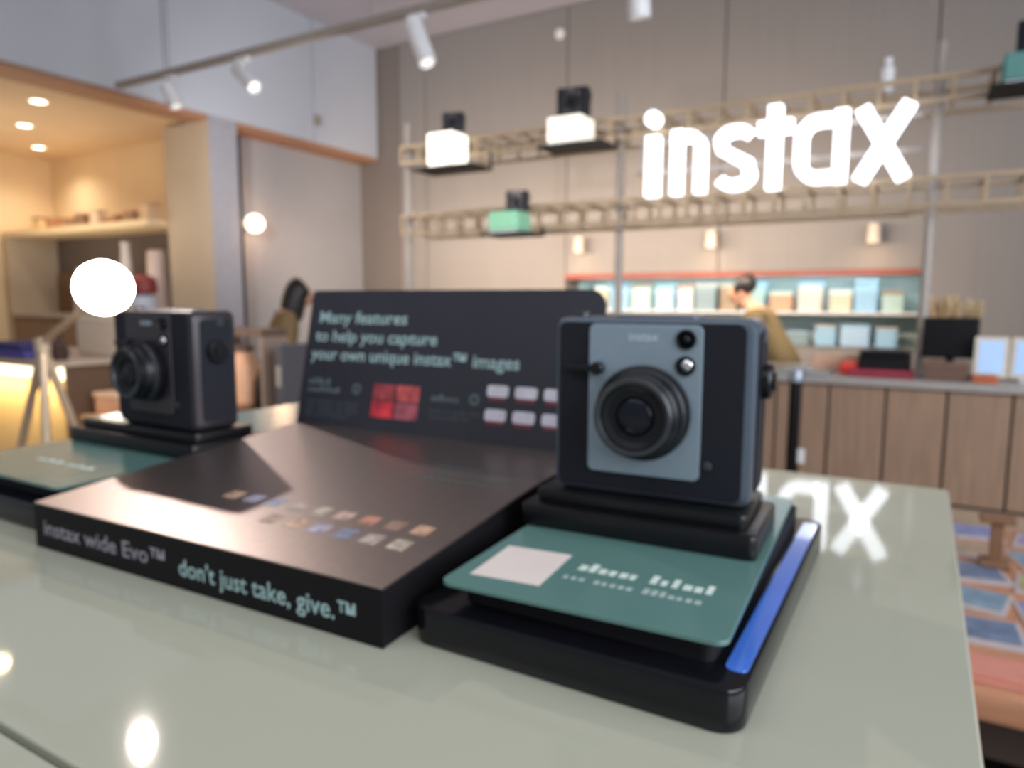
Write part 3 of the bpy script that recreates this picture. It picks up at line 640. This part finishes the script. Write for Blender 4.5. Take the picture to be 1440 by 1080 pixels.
for i, (x, y, a, k) in enumerate(spots):
    pk = thing('photo_print', '%s instant print on the low table, %s %s' % (pn[k], rowname[i//3], colname[i % 3]), 'photo print', (x, y, 0.75), a, 'prints on the low table')
    obj('border', bx(-0.054, 0.054, -0.064, 0.064, 0, 0.003), mat('print white', hx(176, 166, 166), 0.4), pk)
    obj('picture', bx(-0.046, 0.046, -0.04, 0.058, 0.003, 0.0036), mat('print %s' % pn[k], [c*0.62 for c in pr[k]], 0.35, var=0.35, scale=25), pk)
kit('salmon_runner', 'salmon pink fabric runner along the front edge of the low table', 'cloth', (0.45, 1.345, 0.75), [
    ('cloth_body', prism(BM(), rrect(-0.44, 0.55, -0.06, 0.045, 0.02, 4), 0, 0.006, 0.002), mat('salmon fabric', hx(186, 122, 106), 0.8, bump=0.3)), ('hem', bx(-0.42, 0.53, -0.052, -0.044, 0.006, 0.008), mat('rust thread', hx(180, 110, 90), 0.8))])
kit('wooden_riser', 'small brown wooden stand among the prints on the low table', 'stand', (0.175, 1.90, 0.754), [
    ('riser_foot', bx(-0.03, 0.03, -0.03, 0.03, 0, 0.012, 0.003), mat('walnut', hx(122, 88, 62), 0.5)), ('riser_post', bx(-0.012, 0.012, -0.012, 0.012, 0.012, 0.10), MATS['walnut']), ('riser_top', bx(-0.035, 0.035, -0.02, 0.02, 0.10, 0.115, 0.003), MATS['walnut'])])
kit('storage_crate', 'black storage crate on the floor under the low table', 'crate', (0.42, 1.66, 0), [
    ('crate_body', bx(-0.28, 0.26, -0.32, 0.22, 0, 0.42, 0.01), M_BLACKM), ('crate_lid', bx(-0.285, 0.265, -0.325, 0.225, 0.42, 0.45, 0.006), M_BLACK)])

# ------------------------------------------------------------------ alcove cabinet and things in it
cb = thing('alcove_cabinet', 'wide cream cabinet with dark open niche inside the warm alcove', 'cabinet', (-7.0, 3.87, 0))
obj('top_slab', bx(-1.5, 1.04, 0, 0.54, 2.0, 2.055, 0.004), M_CREAM, cb)
obj('back_board', bx(-1.45, 1.00, 0.50, 0.54, 1.20, 2.0), M_DKNICHE, cb)
obj('side_panel', bx(-1.5, -1.40, 0, 0.54, 0, 2.0), M_BEIGE, cb); obj('side_panel', bx(0.99, 1.04, 0, 0.54, 0, 1.16), M_DKNICHE, cb)
obj('niche_counter', bx(-1.40, 0.99, -0.02, 0.50, 1.16, 1.20, 0.004), mat('greige worktop', hx(170, 156, 146), 0.5), cb)
for k in range(4):
    d_ = obj('door', bx(-1.39+k*0.595, -1.39+k*0.595+0.585, 0, 0.02, 0.08, 1.15, 0.003, 1), mat('brown cabinet door', hx(130, 104, 84), 0.55), cb)
    obj('handle', bx(-1.36+k*0.595, -1.34+k*0.595, -0.02, 0, 0.6, 0.75), M_METAL, d_)
obj('wood_panel', bx(-1.38, -0.72, 0.47, 0.50, 1.20, 1.62), mat('chestnut panel', hx(128, 98, 74), 0.5), cb)
def bottle(name, label, cat, loc, prof, mt, cap=None, grp=None):
    t_ = thing(name, label, cat, loc, 0, grp)
    obj('vessel', lathe(BM(), prof, n=20), mt, t_, True, 35)
    if cap: obj('cap', lathe(BM(), cap[0], n=16), cap[1], t_, True, 35)
    return t_
bottle('tall_vase', 'tall slim white vase in the dark alcove niche, left of the wide one', 'vase', (-6.76, 4.15, 1.20), [(0.05, 0), (0.055, 0.02), (0.05, 0.5), (0.04, 0.66), (0.045, 0.70), (0.03, 0.70), (0, 0.66)], mat('white ceramic', hx(216, 206, 202), 0.3))
bottle('wide_vase', 'wide pinkish white cylinder vase in the niche next to the column', 'vase', (-6.42, 4.25, 1.20), [(0.10, 0), (0.11, 0.02), (0.09, 0.60), (0.07, 0.62), (0, 0.6)], mat('blush ceramic', hx(218, 196, 188), 0.3))
bottle('small_pitcher', 'small pale vase in the niche behind the glowing globe lamp', 'vase', (-7.35, 4.05, 1.20), [(0.07, 0), (0.09, 0.05), (0.09, 0.30), (0.05, 0.42), (0.055, 0.46), (0, 0.44)], mat('grey white ceramic', hx(196, 190, 190), 0.3))
bottle('red_capped_jar', 'white jar with dark red cap above the left camera', 'jar', (-6.145, 3.92, 1.20), [(0.10, 0), (0.11, 0.02), (0.11, 0.16), (0.06, 0.2), (0, 0.2)], mat('pale blue white glaze', hx(206, 214, 232), 0.3), ([(0.10, 0.2), (0.12, 0.22), (0.11, 0.33), (0.05, 0.37), (0, 0.37)], mat('dark red lid', hx(134, 52, 52), 0.5)))
sm = [hx(236, 210, 160), hx(200, 150, 110), hx(190, 150, 120), hx(150, 120, 96), hx(224, 200, 170), hx(176, 130, 100), hx(160, 126, 100), hx(206, 176, 140)]
sn_ = ['cream', 'tan', 'pinkish tan', 'brown', 'ivory', 'rust', 'taupe', 'sand']
for k in range(8):
    x = -8.05+k*0.265; h = random.uniform(0.08, 0.16)
    kit('keepsake_box', '%s small box on top of the alcove cabinet, %s' % (sn_[k], ['far left', 'second from left', 'third from left', 'left of centre', 'right of centre', 'third from right', 'second from right', 'far right beside the column'][k]), 'box', (x, 4.05, 2.055), [
        ('box_body', bx(-0.07, 0.07, -0.06, 0.06, 0, h, 0.004, 1), mat('keepsake %d' % k, sm[k], 0.5)), ('box_lid', bx(-0.073, 0.073, -0.063, 0.063, h, h+0.02, 0.003, 1), mat('keepsake lid %d' % ((k+3) % 8), sm[(k+3) % 8], 0.5))], 0, 'small boxes on the alcove cabinet')

# ------------------------------------------------------------------ glowing counter, globe lamp, left clutter
gc = thing('lit_counter', 'cream counter with a glowing light strip under its top, left edge', 'counter', (-4.4, 2.0, 0))
obj('counter_top', bx(-0.6, 0.58, -0.10, 0.62, 1.00, 1.03, 0.004), mat('pale taupe top', hx(176, 160, 146), 0.4), gc)
obj('front_panel', bx(-0.58, 0.54, 0.0, 0.03, 0.06, 0.999), mat('warm cream laminate', hx(228, 196, 142), 0.5), gc)
obj('carcass', bx(-0.57, 0.53, 0.03, 0.6, 0, 1.0), M_CREAM, gc)
obj('end_panel', bx(0.53, 0.55, 0.0, 0.6, 0, 0.999), mat('dark brown end panel', hx(96, 74, 58), 0.5), gc)
obj('light_strip', bx(-0.58, 0.54, -0.03, -0.002, 0.93, 0.998), mat('warm led strip', (1, .9, .7), emit=(1, 0.88, 0.6), strength=3.2), gc)
light('AREA', 'strip_glow', (-4.4, 1.93, 0.92), 7, (1, 0.76, 0.38), 1.1, 0.03, (-4.4, 1.99, 0.3))
kit('folded_cloth', 'folded violet blue cloth on the glowing counter at left', 'cloth', (-4.34, 2.05, 1.03), [
    ('lower_fold', bx(-0.24, 0.20, -0.1, 0.14, 0, 0.04, 0.015, 3), mat('violet blue fabric', hx(78, 74, 150), 0.8)), ('upper_fold', bx(-0.22, 0.14, -0.09, 0.13, 0.04, 0.082, 0.015, 3), mat('navy fabric', hx(58, 56, 110), 0.8))])
kit('cream_box', 'cream box standing on the glowing counter behind the lamp stand', 'box', (-4.10, 2.42, 1.03), [
    ('box_body', bx(-0.22, 0.20, -0.1, 0.1, 0, 0.19, 0.008), mat('cream card', hx(214, 196, 176), 0.6)), ('lid', bx(-0.225, 0.205, -0.105, 0.105, 0.19, 0.225, 0.006), mat('cream card light', hx(226, 210, 190), 0.6))])
bottle('dark_bottle', 'dark brown bottle on the glowing counter beside the lamp pole', 'bottle', (-3.93, 2.02, 1.03), [(0.035, 0), (0.04, 0.01), (0.04, 0.07), (0.015, 0.10), (0.015, 0.13), (0, 0.13)], mat('brown glass', hx(70, 50, 46), 0.2), ([(0.018, 0.13), (0.018, 0.15), (0, 0.15)], M_BLACK))
lp = thing('globe_lamp', 'bright white globe lamp on a leaning tripod stand', 'lamp', (-3.65, 1.8, 0))
M_STAND = mat('champagne lamp stand', hx(190, 172, 150), 0.4, 0.4)
obj('globe', lathe(BM(), [(0, -0.115)]+[(0.115*math.sin(a), -0.115*math.cos(a)) for a in [math.pi*i/16 for i in range(1, 16)]]+[(0, 0.115)], Matrix.Translation((0.54, 0, 1.40)), 32), mat('blazing globe', (1, 1, 1), emit=(1, 0.90, 0.76), strength=34), lp, True)
obj('arm', cyl_between(BM(), (0, 0, 1.14), (0.44, 0, 1.335), 0.018, 0.014), M_STAND, lp, True, 40)
obj('socket', cyl_between(BM(), (0.40, 0, 1.318), (0.46, 0, 1.345), 0.03, 0.045, 16), M_STAND, lp)
obj('joint', lathe(BM(), [(0, -0.04), (0.035, -0.03), (0.035, 0.03), (0, 0.04)], Matrix.Translation((0, 0, 1.13)), 16), M_STAND, lp)
for a in (200, 320, 80):
    l_ = obj('leg', cyl_between(BM(), (0, 0, 1.12), (0.42*math.cos(R(a)), 0.30*math.sin(R(a)), 0.01), 0.022, 0.015), M_STAND, lp, True, 40)

wt = thing('wooden_table', 'pale wooden table behind the left camera with peach box', 'table', (-3.1, 2.55, 0))
obj('table_top', bx(-0.75, 0.78, -0.50, 0.42, 0.70, 0.74, 0.006), mat('pale oak', hx(196, 160, 122), 0.5, scale=6, var=0.12, stretch=(1, 8, 8)), wt)
obj('front_panel', bx(-0.70, 0.73, -0.44, -0.41, 0.12, 0.70), mat('oak front', hx(180, 146, 112), 0.5), wt)
for x in (-0.70, 0.73):
    for y in (-0.42, 0.36): obj('leg', bx(x-0.03, x+0.03, y-0.03, y+0.03, 0, 0.70), MATS['oak front'], wt)
kit('peach_box', 'rounded peach box on the wooden table left of the camera', 'box', (-3.63, 2.14, 0.74), [
    ('box_body', bx(-0.14, 0.14, -0.05, 0.15, 0, 0.10, 0.02, 3), mat('peach plastic', hx(222, 168, 138), 0.5)), ('lid', bx(-0.145, 0.145, -0.055, 0.155, 0.095, 0.125, 0.012, 3), mat('light peach plastic', hx(238, 200, 168), 0.5))])
kit('olive_tray', 'dark olive tray on the end of the wooden table', 'tray', (-3.72, 2.10, 0.74) if False else (-3.30, 2.12, 0.74), [
    ('tray_base', bx(-0.14, 0.13, -0.05, 0.1, 0, 0.02, 0.004), mat('dark olive lacquer', hx(92, 80, 54), 0.5)), ('tray_rim', bx(-0.14, 0.13, -0.055, -0.045, 0.02, 0.05, 0.003), MATS['dark olive lacquer'])])
ws = thing('wooden_display_shelf', 'small dark wooden shelf with peach bottle right of the left camera', 'shelf', (-2.95, 2.42, 0.74))
M_DW = mat('dark stained wood', hx(104, 82, 70), 0.5)
obj('shelf_top', bx(-0.16, 0.20, -0.08, 0.08, 0.43, 0.47), M_DW, ws); obj('shelf_board', bx(-0.16, 0.20, -0.08, 0.08, 0.02, 0.06), M_DW, ws)
for x in (-0.15, 0.19): obj('upright', bx(x-0.01, x+0.01, -0.08, 0.08, 0, 0.43), mat('greige upright', hx(150, 128, 114), 0.5), ws)
bottle('peach_jar', 'round peach jar on the small dark wooden shelf', 'jar', (-2.99, 2.42, 0.80), [(0.06, 0), (0.085, 0.03), (0.085, 0.20), (0.05, 0.26), (0.05, 0.29), (0, 0.29)], mat('peach glaze', hx(228, 172, 134), 0.4), ([(0.055, 0.29), (0.055, 0.32), (0, 0.33)], M_DW))
bottle('black_bottle', 'narrow black bottle beside the peach jar on the small shelf', 'bottle', (-2.84, 2.42, 0.80), [(0.045, 0), (0.05, 0.01), (0.045, 0.14), (0.015, 0.22), (0.015, 0.26), (0, 0.26)], M_BLACK, ([(0.018, 0.26), (0.018, 0.28), (0, 0.28)], M_METAL))
kit('grey_file', 'slate grey upright folder on the wooden table beside the person', 'folder', (-2.62, 2.42, 0.74), [
    ('cover', bx(-0.025, 0.025, -0.1, 0.1, 0, 0.40, 0.004), mat('slate board', hx(84, 82, 88), 0.5)), ('spine_label', bx(-0.014, 0.014, -0.104, -0.1, 0.2, 0.3), M_METAL)])
kit('teal_cushion', 'teal folded bag on the wooden table left of the back panel', 'bag', (-2.50, 2.17, 0.74), [
    ('bag_body', bx(-0.19, 0.19, -0.08, 0.14, 0, 0.085, 0.03, 3), mat('teal canvas', hx(72, 132, 118), 0.7)), ('bag_flap', bx(-0.17, 0.12, -0.082, 0.05, 0.07, 0.095, 0.01), mat('pale teal canvas', hx(132, 172, 156), 0.7))])
kit('lime_notebook', 'pale lime notebook on the wooden table beside the teal bag', 'notebook', (-2.83, 2.16, 0.74), [
    ('cover', bx(-0.09, 0.09, -0.07, 0.1, 0, 0.03, 0.003), mat('lime cover', hx(178, 190, 140), 0.5)), ('pages', bx(-0.085, 0.092, -0.065, 0.095, 0.006, 0.024), M_WHITE)])
bottle('beige_bottle', 'beige bottle with round stopper left of the dark camera', 'bottle', (-3.47, 2.40, 0.74), [(0.05, 0), (0.055, 0.02), (0.05, 0.30), (0.03, 0.36), (0.03, 0.38), (0, 0.38)], mat('beige ceramic', hx(176, 150, 130), 0.5), ([(0.02, 0.38), (0.05, 0.42), (0.04, 0.47), (0, 0.48)], mat('blush stopper', hx(200, 170, 156), 0.5)))

# ------------------------------------------------------------------ people
M_SKIN = mat('warm skin', hx(206, 158, 130), 0.5, scale=20, var=0.04)
M_HAIR = mat('black hair', (0.012, 0.010, 0.010), 0.45, scale=150, var=0.3, bump=0.3)
def person(label, loc, rz, lean, bow, top_mt, leg_mt, hair_long, sc_=1.0):
    # local: faces +X, feet at z = 0, about 1.62 m tall before leaning
    P = thing('person', label, 'person', loc, rz)
    hip = Vector((0, 0, 0.86))
    Rl = Matrix.Rotation(lean, 3, 'Y'); Rh = Matrix.Rotation(lean+bow, 3, 'Y')
    def T(x, y, z): return hip+Rl @ Vector((x, y, z-0.86))
    neck = T(0.01, 0, 1.36)
    def Hd(x, y, z): return neck+Rh @ Vector((x, y, z))
    V = []; E = []; Rd = []
    def add(v, r, par=None):
        V.append(tuple(v)); Rd.append(r)
        if par is not None: E.append((par, len(V)-1))
        return len(V)-1
    pel = add(hip, (0.13, 0.10)); wa = add(T(0, 0, 1.02), (0.115, 0.085), pel); ch = add(T(0.01, 0, 1.20), (0.14, 0.10), wa)
    sh = add(T(0, 0, 1.32), (0.085, 0.07), ch); nk = add(Hd(0, 0, 0.02), 0.048, sh)
    jaw = add(Hd(0.025, 0, 0.10), (0.058, 0.062), nk); mid = add(Hd(0.02, 0, 0.155), (0.074, 0.088), jaw); cr = add(Hd(0.01, 0, 0.225), (0.066, 0.075), mid)
    for s in (-1, 1):
        s0 = add(T(0, 0.16*s, 1.31), 0.058, sh); el = add(T(0.06, 0.21*s, 1.05), 0.040, s0); wr = add(T(0.24, 0.17*s, 0.93), 0.027, el)
        pm = add(T(0.30, 0.165*s, 0.90), (0.034, 0.018), wr)
        for k, (dy, ln) in enumerate(((-0.028, 0.07), (-0.010, 0.082), (0.009, 0.078), (0.027, 0.06))):
            f1 = add(T(0.335, 0.165*s+dy, 0.885), 0.0095, pm); add(T(0.335+ln*0.7, 0.165*s+dy*1.1, 0.885-ln*0.55), 0.0075, f1)
        t1 = add(T(0.30, (0.165-0.045)*s, 0.905), 0.010, pm); add(T(0.335, (0.165-0.060)*s, 0.895), 0.008, t1)
        h0 = add((0.0, 0.085*s, 0.80), 0.082, pel); kn = add((0.02, 0.095*s, 0.46), 0.055, h0); an = add((-0.02, 0.095*s, 0.09), 0.038, kn); add((0.12, 0.10*s, 0.035), 0.035, an)
    body = link('body', skin_mesh('body', V, E, Rd, 0, 2), M_SKIN, P)
    # nose, ears, eyes, mouth
    bm = BM(); lathe(bm, [(0.013, 0), (0.010, 0.018), (0, 0.03)], Matrix.Translation(Hd(0.085, 0, 0.135)) @ (Rh.to_4x4() @ Matrix.Rotation(R(60), 4, 'Y')), 10)
    obj('nose', bm, M_SKIN, P, True)
    for s in (-1, 1):
        bm = BM(); bmesh.ops.create_uvsphere(bm, u_segments=10, v_segments=6, radius=0.011, matrix=Matrix.Translation(Hd(0.088, 0.030*s, 0.160)))
        obj('eye', bm, mat('dark eye', (0.02, 0.015, 0.012), 0.2), P, True)
        bm = BM(); bmesh.ops.create_uvsphere(bm, u_segments=10, v_segments=6, radius=1, matrix=Matrix.Translation(Hd(0.0, 0.078*s, 0.145)) @ Rh.to_4x4() @ Matrix.Diagonal((0.018, 0.010, 0.030, 1)))
        obj('ear', bm, M_SKIN, P, True)
    bm = BM(); bmesh.ops.create_uvsphere(bm, u_segments=10, v_segments=6, radius=1, matrix=Matrix.Translation(Hd(0.080, 0, 0.105)) @ Rh.to_4x4() @ Matrix.Diagonal((0.010, 0.024, 0.007, 1)))
    obj('mouth', bm, mat('lip rose', hx(170, 96, 90), 0.5), P, True)
    hv = [Hd(-0.005, 0, 0.245), Hd(-0.040, 0, 0.17)]; hr = [(0.112, 0.104), (0.118, 0.104)]
    if hair_long: h0_ = Hd(-0.045, 0, 0.14); hv += [h0_+Vector((-0.02, 0, -0.12)), h0_+Vector((-0.02, 0, -0.24))]; hr += [(0.120, 0.100), (0.100, 0.075)]
    else: hv += [Hd(-0.04, 0, 0.11)]; hr += [(0.075, 0.055)]
    link('hair', skin_mesh('hair', hv, [(i, i+1) for i in range(len(hv)-1)], hr, 0, 2), M_HAIR, P)
    # jacket and trousers over the same skeleton
    JV = [tuple(T(0, 0, 0.80)), tuple(T(0, 0, 1.02)), tuple(T(0.01, 0, 1.20)), tuple(T(0, 0, 1.33))]; JE = [(0, 1), (1, 2), (2, 3)]; JR = [(0.165, 0.135), (0.150, 0.118), (0.170, 0.130), (0.105, 0.09)]
    for s in (-1, 1):
        i = len(JV); JV += [tuple(T(0, 0.165*s, 1.315)), tuple(T(0.06, 0.215*s, 1.05)), tuple(T(0.225, 0.175*s, 0.94))]; JR += [0.076, 0.060, 0.046]; JE += [(3, i), (i, i+1), (i+1, i+2)]
    link('jacket', skin_mesh('jacket', JV, JE, JR, 0, 2), top_mt, P)
    TV = [tuple(hip)]; TE = []; TR = [(0.150, 0.118)]
    for s in (-1, 1):
        i = len(TV); TV += [(0.0, 0.088*s, 0.78), (0.02, 0.098*s, 0.46), (-0.02, 0.098*s, 0.12)]; TR += [0.098, 0.075, 0.062]; TE += [(0, i), (i, i+1), (i+1, i+2)]
    link('trousers', skin_mesh('trousers', TV, TE, TR, 0, 2), leg_mt, P)
    for s in (-1, 1):
        obj('shoe', prism(BM(), rrect(-0.07, 0.18, 0.10*s-0.045, 0.10*s+0.045, 0.04, 4), 0, 0.075, 0.012), M_BLACKM, P, True, 40)
    P.scale = (sc_,)*3
    return P
person('person with long black hair in an olive jacket, bending beside the left back panel', (-3.92, 3.40, 0.0), R(50), R(16), R(16), mat('olive jacket', hx(126, 104, 70), 0.8), mat('dark trousers', hx(50, 44, 46), 0.8), True, 0.945)
person('person with black hair and mustard top leaning over behind the counter', (-0.79, 5.22, 0.0), R(180), R(30), R(0), mat('mustard top', hx(138, 118, 80), 0.8), mat('dark trousers', hx(50, 44, 46), 0.8), False)
